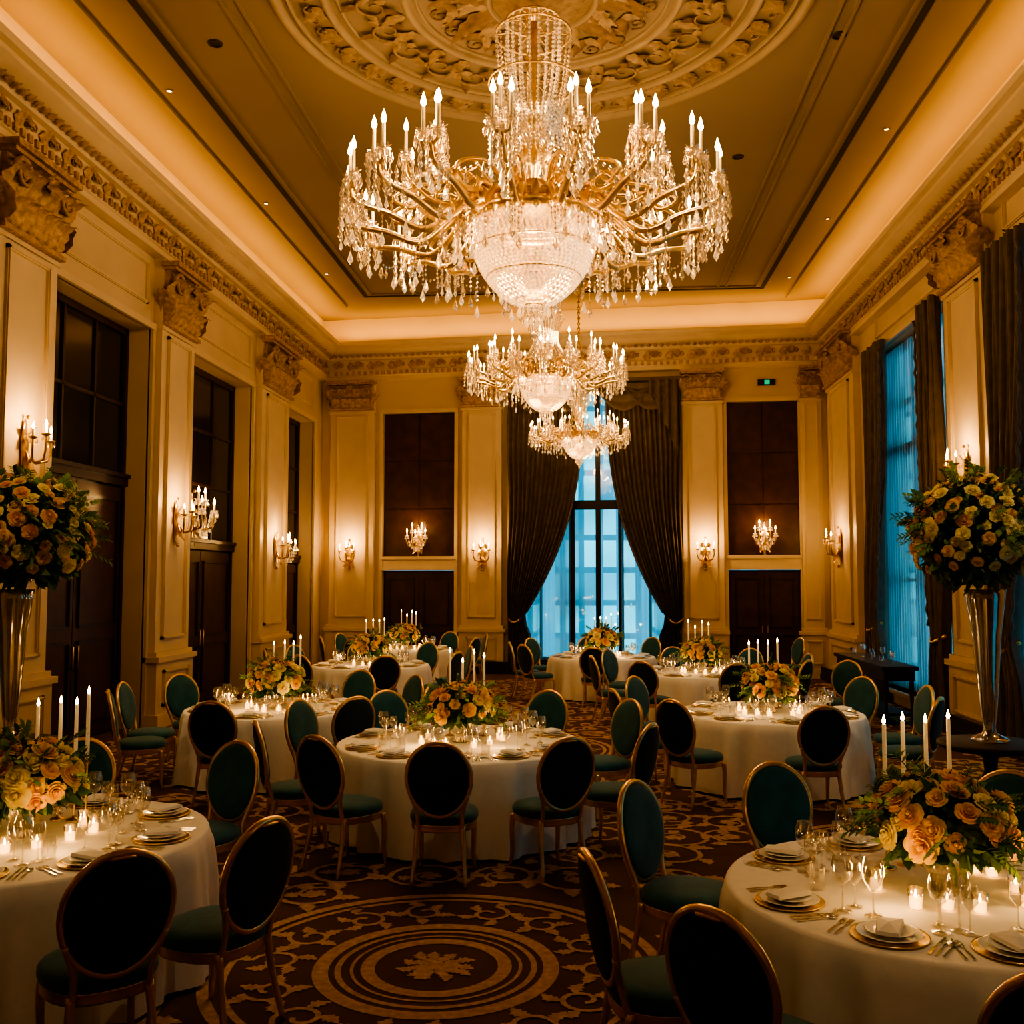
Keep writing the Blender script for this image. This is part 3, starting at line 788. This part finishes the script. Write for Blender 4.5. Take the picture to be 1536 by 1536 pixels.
CL = {1.0: cloth_mesh(1.0), 1.1: cloth_mesh(1.1)}

# ------------------------------------------------------------------ roses
def rose_mb(mat, seed, r=.05):
    rn = random.Random(seed); mb = MB()
    lay = [(3, .24, .80, .0), (4, .46, .80, .06), (5, .68, .70, .14), (5, .88, .52, .24), (6, 1.05, .34, .34)]
    for li, (n_, rad, hh, cu) in enumerate(lay):
        for i in range(n_):
            a0 = 2*pi*i/n_+li*.7+rn.uniform(-.1, .1); w = pi/n_*1.35
            v = []; f = []; ts = (0, .4, .75, 1.)
            for t in ts:
                for u in (-1, -.5, 0, .5, 1):
                    ww = w*(1-.35*t*t*abs(u)); a = a0+u*ww
                    rr_ = r*(rad*(.35+.65*t**.5)+cu*t*t*(1-.4*abs(u))); z = r*(hh*t**(.8)-.5*cu*t*t-.12*t*u*u)
                    v.append((rr_*cos(a), rr_*sin(a), z))
            for q in range(3):
                for k in range(4): f.append((q*5+k, q*5+k+1, q*5+k+6, q*5+k+5))
            mb.add(v, f, mat)
    mb.ball((0, 0, r*.5), r*.30, mat, 6, None, 1.0)
    mb.lathe([(r*.001, r*.05), (r*.5, r*.22), (r*.7, r*.30)], 10, mat)
    return mb
ROSES = [rose_mb(m, m*7+k) for m in (0, 1, 2) for k in range(2)]
def bouquet(rx, rz_, nr, nl, seed, lower=-.35, wild=1., rs=1., yel=(0, 0, 1, 1, 2, 3, 4, 5)):
    rn = random.Random(seed); mb = MB()
    mb.ball((0, 0, 0), rx*.76, 3, 16, None, rz_/rx)  # hidden core ball, added to block light through the bouquet
    for i in range(nr):
        zz = 1-(1-lower)*(i+.5)/nr; a = i*2.39996+rn.uniform(-.2, .2); q = math.sqrt(max(0, 1-zz*zz))
        d = Vector((q*cos(a), q*sin(a), zz)); k = rn.uniform(.97, 1.12)
        p = Vector((d.x*rx*k, d.y*rx*k, d.z*rz_*k)); nrm = Vector((d.x/rx, d.y/rx, d.z/rz_)).normalized()
        nrm = (nrm+Vector((rn.uniform(-.25, .25), rn.uniform(-.25, .25), rn.uniform(-.1, .35)))).normalized()
        T = Matrix.Translation(p) @ nrm.to_track_quat('Z', 'Y').to_matrix().to_4x4() @ RZ(rn.random()*6) @ Matrix.Scale(rs*rn.uniform(.65, 1.15), 4)
        mb.merge(ROSES[rn.choice(yel)], T)
    for i in range(nl):
        zz = rn.uniform(lower-.35, 1); a = rn.random()*2*pi; q = math.sqrt(max(0, 1-zz*zz)); d = Vector((q*cos(a), q*sin(a), zz))
        k = rn.uniform(.70, .86); p = Vector((d.x*rx*k, d.y*rx*k, d.z*rz_*k))
        nrm = (d+Vector((rn.uniform(-1, 1), rn.uniform(-1, 1), rn.uniform(-.9, .7)))*.6).normalized()
        L = rn.uniform(.06, .11)*rs*wild*(1.3 if zz < lower+.2 else 1)
        T = Matrix.Translation(p) @ nrm.to_track_quat('Z', 'Y').to_matrix().to_4x4() @ RZ(rn.random()*6)
        mb.leaf(T, L, L*.46, rn.uniform(.2, 1.1), 3 if rn.random() < .5 else 4, 4, 0, .25)
    for i in range(int(nl*.10)):
        zz = rn.uniform(-.3, 1); a = rn.random()*2*pi; q = math.sqrt(max(0, 1-zz*zz)); d = Vector((q*cos(a), q*sin(a), zz))
        p0 = Vector((d.x*rx*.9, d.y*rx*.9, d.z*rz_*.9)); L = rn.uniform(.10, .20)*wild*rs
        dd = (d+Vector((rn.uniform(-.4, .4), rn.uniform(-.4, .4), rn.uniform(-.1, .5)))).normalized()
        P = [p0+dd*L*t+Vector((0, 0, -.25*L*t*t)) for t in (0, .33, .66, 1)]
        mb.tube(P, .0025, 4, 3)
        for t in (.3, .5, .7, .85, 1.):
            p = p0+dd*L*t+Vector((0, 0, -.25*L*t*t))
            for sg in (-1, 1):
                T = Matrix.Translation(p) @ (dd+dd.orthogonal()*sg*.9).normalized().to_track_quat('Z', 'Y').to_matrix().to_4x4()
                mb.leaf(T, .05*rs*wild, .024*rs*wild, .5, 4 if i % 2 else 3, 3, 0, .2)
    return mb
RM = [M_ry, M_rc, M_rp, M_leaf, M_leaf2]
def vase_low(mb):
    mb.lathe([(.001, -.30), (.07, -.30), (.075, -.29), (.05, -.26), (.09, -.20), (.11, -.10), (.10, -.05)], 20, 5)
bq = []
for sd in (3, 5, 8):
    m_ = bouquet(.27, .20, 46, 420, sd, -.3, 1., 1.1); vase_low(m_)
    bq.append(m_.mesh('flower_centerpiece', RM+[M_vase]))

def candles_mb(seed, n=4):
    rn = random.Random(seed); mb = MB()
    pos = [(-.16, .34), (-.05, .40), (.06, .39), (.16, .35)][:n]
    for (x, y) in pos:
        h0 = .30+rn.random()*.06; h1 = h0+.36+rn.random()*.05
        mb.lathe([(.045, 0), (.045, .006), (.012, .016), (.007, .03), (.007, h0*.5), (.012, h0*.52), (.007, h0*.56), (.007, h0-.02), (.020, h0-.01), (.017, h0+.012)], 12, 0, TR(x, y, 0))
        mb.lathe([(.0125, h0), (.0105, h1), (.001, h1+.004)], 10, 1, TR(x, y, 0))
        flame(mb, x, y, h1, .05, 2)
    return mb.mesh('taper_candles', [M_brass, M_wax, M_flame])
def votive_mb(seed):
    rn = random.Random(seed); mb = MB()
    for i in range(11):
        a = 2*pi*i/11+rn.uniform(-.2, .2); r_ = rn.uniform(.29, .38); x, y = r_*cos(a), r_*sin(a)
        if -.25 < x < .25 and y > .15: continue
        h = .07+rn.random()*.04
        mb.lathe([(.001, .002), (.030, .002), (.036, h), (.034, h), (.029, .006)], 14, 0, TR(x, y, 0))
        mb.lathe([(.001, .006), (.026, .006), (.027, h*.55), (.001, h*.55)], 12, 1, TR(x, y, 0))
        flame(mb, x, y, h*.55, .035, 2)
    return mb.mesh('votive_candles', [M_glass, M_votive, M_flame])
CAN = [candles_mb(1), candles_mb(2), candles_mb(4)]; VOT = [votive_mb(1), votive_mb(2)]

th = 4.46*pi/180
def spot(x, y, w, oy, z=.9, size=.40):  # added fill spots without fixtures, brighten tables and flowers from the camera side
    l = bpy.data.lights.new('added_fill_spot', 'SPOT'); l.energy = w; l.color = (1, .76, .44); l.spot_size = size; l.spot_blend = .9; l.shadow_soft_size = .06
    o = bpy.data.objects.new('added_fill_spot', l); scene.collection.objects.link(o)
    p = Vector((x*.85, y+oy, 8.6)); o.location = p
    o.rotation_euler = (Vector((x, y, z))-p).to_track_quat('-Z', 'Y').to_euler()
def table(x, y, R, angs, d, seed, setn=None, sw=560):
    put('banquet_table', CL[R], (x, y, 0), seed)
    for a in angs:
        dd = d
        if isinstance(a, tuple): a, dd = a
        aa = a*pi/180+th
        chair(x+dd*cos(aa), y+dd*sin(aa), aa+pi/2+random.Random(seed*99+int(a)).uniform(-.10, .10))
    ps = MB(); gs = MB(); rn = random.Random(seed)
    sa = setn if setn else angs
    for a in sa:
        aa = a*pi/180+th
        T = RZ(aa+pi/2)
        T1 = T @ TR(0, -(R-.20), 0)
        ps.merge(PL, T1)
        for (gx, gy, k) in ((.17, .18, 0), (.11, .27, 1), (.24, .25, 1), (-.12, .22, 2 if rn.random() < .5 else 0)):
            gs.merge(GT[k], T1 @ TR(gx+rn.uniform(-.02, .02), gy+rn.uniform(-.02, .02), 0) @ Matrix.Scale(1.1, 4))
    ps.obj('place_settings', [M_china, M_gold, M_silver, M_cloth], (x, y, .7605))
    gs.obj('wine_glasses', [M_glass], (x, y, .7605))
    put('flower_centerpiece', bq[seed % 3], (x, y, .7605+.301), seed*1.3)
    put('taper_candles', CAN[seed % 3], (x, y, .7605), -.03*(seed % 3))
    put('votive_candles', VOT[seed % 2], (x, y, .7605), .05*seed)
    for k in (-1, 1):
        plight('table_candle_light', (x+.36*k, y-.34, .93), 2.4, .03, (1, .55, .19))
    spot(x, y, sw, -4.6)
table(-1.16, 9.0, 1.1, [-156, -124, -92, -60, -28, 25, 62, 118, 155], 1.46, 1)
table(-3.56, 11.2, 1.0, [-155, -97, -50, -5, 30, 65, 105, 145, 178], 1.42, 2)
table(1.95, 11.25, 1.0, [-172, -135, -88, -35, 2, 38, 75, 140], 1.42, 3)
table(1.72, 16.0, 1.0, [-170, -130, -85, -40, 5, 50, 95, 140], 1.42, 4)
table(.22, 19.2, 1.0, [-175, -150, -35, 5, 50, 95, 140, -100], 1.42, 5)
table(-3.75, 17.0, 1.0, [-165, -120, -75, -30, 15, 60, 105, 150], 1.42, 6)
table(-3.9, 21.0, 1.0, [-165, -120, -30, 15, 60, 105, 150], 1.42, 7)
table(-3.19, 5.52, 1.0, [-92, -51, -26, 64, 104, 150, -160], 1.40, 8, [-120, -80, -42, -5, 40, 85, 130, 175], 430)
table(1.64, 4.92, 1.0, [-166, -139, -102, (101, 1.38), (139, 1.38), 55, 10], 1.40, 9, [-166, -128, -95, -60, 101, 139, 55, 10], 460)
chair(3.9, 20.6, 1.9); chair(3.5, 14.7, 2.4)

# ------------------------------------------------------------------ tall floral stands
def ped():
    mb = MB()
    mb.lathe([(.001, .84), (.40, .84), (.42, .83), (.42, .80), (.38, .78), (.10, .75), (.06, .70), (.05, .6), (.09, .5), (.10, .42), (.05, .34), (.05, .28), (.12, .24), (.14, .2), (.06, .17)], 28, 0)
    for i in range(3):
        a = 2*pi*i/3+.5
        mb.tube(spl([(.05*cos(a), .05*sin(a), .24), (.2*cos(a), .2*sin(a), .22), (.28*cos(a), .28*sin(a), .08), (.36*cos(a), .36*sin(a), .03)], 5), [.04-.018*k/15 for k in range(16)], 8, 0)
    return mb.mesh('pedestal_table', [M_dark])
PED = ped()
tv = MB()
tv.lathe([(.001, 0), (.15, 0), (.155, .02), (.13, .04), (.06, .07), (.045, .12), (.06, .2), (.085, .5), (.115, .9), (.155, 1.2), (.165, 1.28), (.158, 1.28), (.105, .9), (.075, .5), (.05, .2), (.001, .15)], 28, 0)
TV = tv.mesh('trumpet_vase', [M_vase])
tall = [bouquet(.46, .46, 150, 1100, s_, -.62, 1.4, 1.0, (0, 0, 2, 2, 2, 3, 3, 1, 4)).mesh('tall_flower_arrangement', RM) for s_ in (21, 22)]
for (x, y, k, dx) in ((3.36, 8.85, 0, -.08), (-4.93, 8.25, 1, .12)):
    put('pedestal_table', PED, (x, y, 0)); put('trumpet_vase', TV, (x, y, .841)); put('tall_flower_arrangement', tall[k], (x+dx, y, 2.60), k*2)
    spot(x, y, 680, -5.0, 2.6, .28)

mb = MB()
mb.box(4.38, 4.92, 15.6, 18.6, .84, .90, 0)
mb.box(4.42, 4.88, 15.65, 18.55, .68, .84, 0)
for yy in (15.7, 18.45):
    for xx in (4.46, 4.84): mb.lathe([(.02, 0), (.03, .05), (.02, .3), (.04, .55), (.035, .68)], 10, 0, TR(xx, yy, 0))
mb.box(4.45, 4.85, 15.75, 18.4, .14, .18, 0)
mb.obj('console_table', [M_dark])
g = MB()
for i in range(9): g.merge(GT[i % 3], TR(4.62+.1*(i % 2), 15.9+i*.28, 0))
g.obj('wine_glasses', [M_glass], (0, 0, .9))

# ------------------------------------------------------------------ carpet ornament
cp = MB(); ZC_ = [0]
def zp():
    ZC_[0] = (ZC_[0]+1) % 60; return .003+ZC_[0]*5e-5
def ribbon(P, w, mat=0):
    v = []; f = []; ZP = zp()
    for i in range(len(P)):
        a = Vector(P[max(0, i-1)]); b2 = Vector(P[min(len(P)-1, i+1)]); d = (b2-a).normalized(); nn = Vector((-d.y, d.x)); ww = w if not hasattr(w, '__len__') else w[i]
        v += [(P[i][0]+nn.x*ww, P[i][1]+nn.y*ww, ZP), (P[i][0]-nn.x*ww, P[i][1]-nn.y*ww, ZP)]
    for i in range(len(P)-1): f.append((2*i, 2*i+1, 2*i+3, 2*i+2))
    cp.add(v, f, mat, None, False)
def fleaf(x, y, a, L, W):
    n_ = 8; v = []; f = []; ZP = zp()
    for i in range(n_+1):
        t = i/n_; w = W*.5*sin(pi*(.05+.95*t))*(1.3 if i % 2 else .75); bx = L*t; by = .16*L*sin(pi*t)
        for sg in (-1, 1): v.append((x+bx*cos(a)-(by+sg*w)*sin(a), y+bx*sin(a)+(by+sg*w)*cos(a), ZP))
    for i in range(n_): f.append((2*i, 2*i+1, 2*i+3, 2*i+2))
    cp.add(v, f, 0, None, False)
def annulus(cx_, cy_, r0, r1):
    n_ = 96; v = []; f = []; ZP = zp()
    for i in range(n_):
        a = 2*pi*i/n_; v += [(cx_+r0*cos(a), cy_+r0*sin(a), ZP), (cx_+r1*cos(a), cy_+r1*sin(a), ZP)]
    for i in range(n_):
        j = (i+1) % n_; f.append((2*i, 2*i+1, 2*j+1, 2*j))
    cp.add(v, f, 0, None, False)
def medal(x, y):
    for (r0, r1) in ((.61, .70), (.54, .575), (.35, .43), (.47, .49), (1.16, 1.20), (1.24, 1.31)): annulus(x, y, r0, r1)
    rr = random.Random(3)
    for i in range(11):
        a = 2*pi*i/11; L0 = rr.uniform(.10, .15)
        fleaf(x+.11*cos(a), y+.11*sin(a), a-.3+rr.uniform(-.4, .4), L0, .07)
        fleaf(x+.05*cos(a+.2), y+.05*sin(a+.2), a+.2+rr.uniform(-.5, .5), .10, .065)
    for i in range(5): fleaf(x, y, i*1.257, .08, .06)
    for i in range(14):
        a = 2*pi*i/14; c_, s_ = x+.93*cos(a), y+.93*sin(a); sg = (-1)**i
        P = [(c_+.15*(1-k/22)*cos(a+k*.42*sg), s_+.15*(1-k/22)*sin(a+k*.42*sg)) for k in range(18)]
        ribbon(P, .016)
        for k in (0, 3, 6, 9, 12): fleaf(P[k][0], P[k][1], a+k*.42*sg+sg*.8, .14, .075)
meds = [(-.886, 5.82), (-4.5, 8.3), (2.7, 8.2), (-1.0, 13.2), (1.0, 2.0), (-4.5, 14), (3, 14)]
for m_ in meds: medal(*m_)
rn = random.Random(5)
yy = 2.6
while yy < 22:
    xx = -6.2
    while xx < 5.1:
        x = xx+rn.uniform(-.12, .12); y = yy+rn.uniform(-.12, .12)
        if all((x-a)**2+(y-b2)**2 > 1.62**2 for a, b2 in meds):
            sg = rn.choice((-1, 1)); a0 = rn.random()*6.28; R0 = rn.uniform(.24, .33)
            P = [(x+R0*(1-k/26)*cos(a0+sg*k*.40), y+R0*(1-k/26)*sin(a0+sg*k*.40)) for k in range(22)]
            ribbon(P, [.024*(1-k/40) for k in range(22)])
            tail = [(P[0][0]+.38*t*cos(a0-sg*(1.57+.9*t)), P[0][1]+.38*t*sin(a0-sg*(1.57+.9*t))) for t in (0, .25, .5, .75, 1)]
            ribbon(tail, .018)
            for k in range(0, 18, 3):
                a = a0+sg*k*.40; fleaf(P[k][0], P[k][1], a+sg*.75, .21*(1-k/40), .105)
            for k in range(5): fleaf(x, y, a0+k*1.257, .10, .065)
        xx += .62
    yy += .62
cp.obj('carpet_motif', [M_pat], parent=floor)

# ------------------------------------------------------------------ lights
def area(name, loc, rot, sx, sy, w, col):
    l = bpy.data.lights.new(name, 'AREA'); l.shape = 'RECTANGLE'; l.size = sx; l.size_y = sy; l.energy = w; l.color = col
    o = bpy.data.objects.new(name, l); scene.collection.objects.link(o); o.location = loc; o.rotation_euler = rot; return o
WC = (1, .49, .10)
area('cove_light', (XL+.25, 11, 8.12), (pi, 0, 0), .12, 26, 230, WC)
area('cove_light', (XR-.25, 10.5, 8.12), (pi, 0, 0), .12, 25, 230, WC)
area('cove_light', ((XL+XR)/2, 23.5, 8.12), (pi, 0, -.0845), 11, .12, 90, WC)
w_ = bpy.data.worlds.new('World'); scene.world = w_; w_.use_nodes = True
w_.node_tree.nodes['Background'].inputs[0].default_value = (.02, .50, .85, 1); w_.node_tree.nodes['Background'].inputs[1].default_value = 1.7

# ------------------------------------------------------------------ camera
cam = bpy.data.cameras.new('cam'); co_ = bpy.data.objects.new('camera', cam); scene.collection.objects.link(co_)
cam.sensor_width = 36; cam.lens = 36*1500/1536
co_.location = (0, 0, 2.2); co_.rotation_euler = ((90+3.9)*pi/180, 0, th)
scene.camera = co_
scene.view_settings.view_transform = 'AgX'
scene.view_settings.look = 'AgX - High Contrast'
scene.view_settings.exposure = 0.05
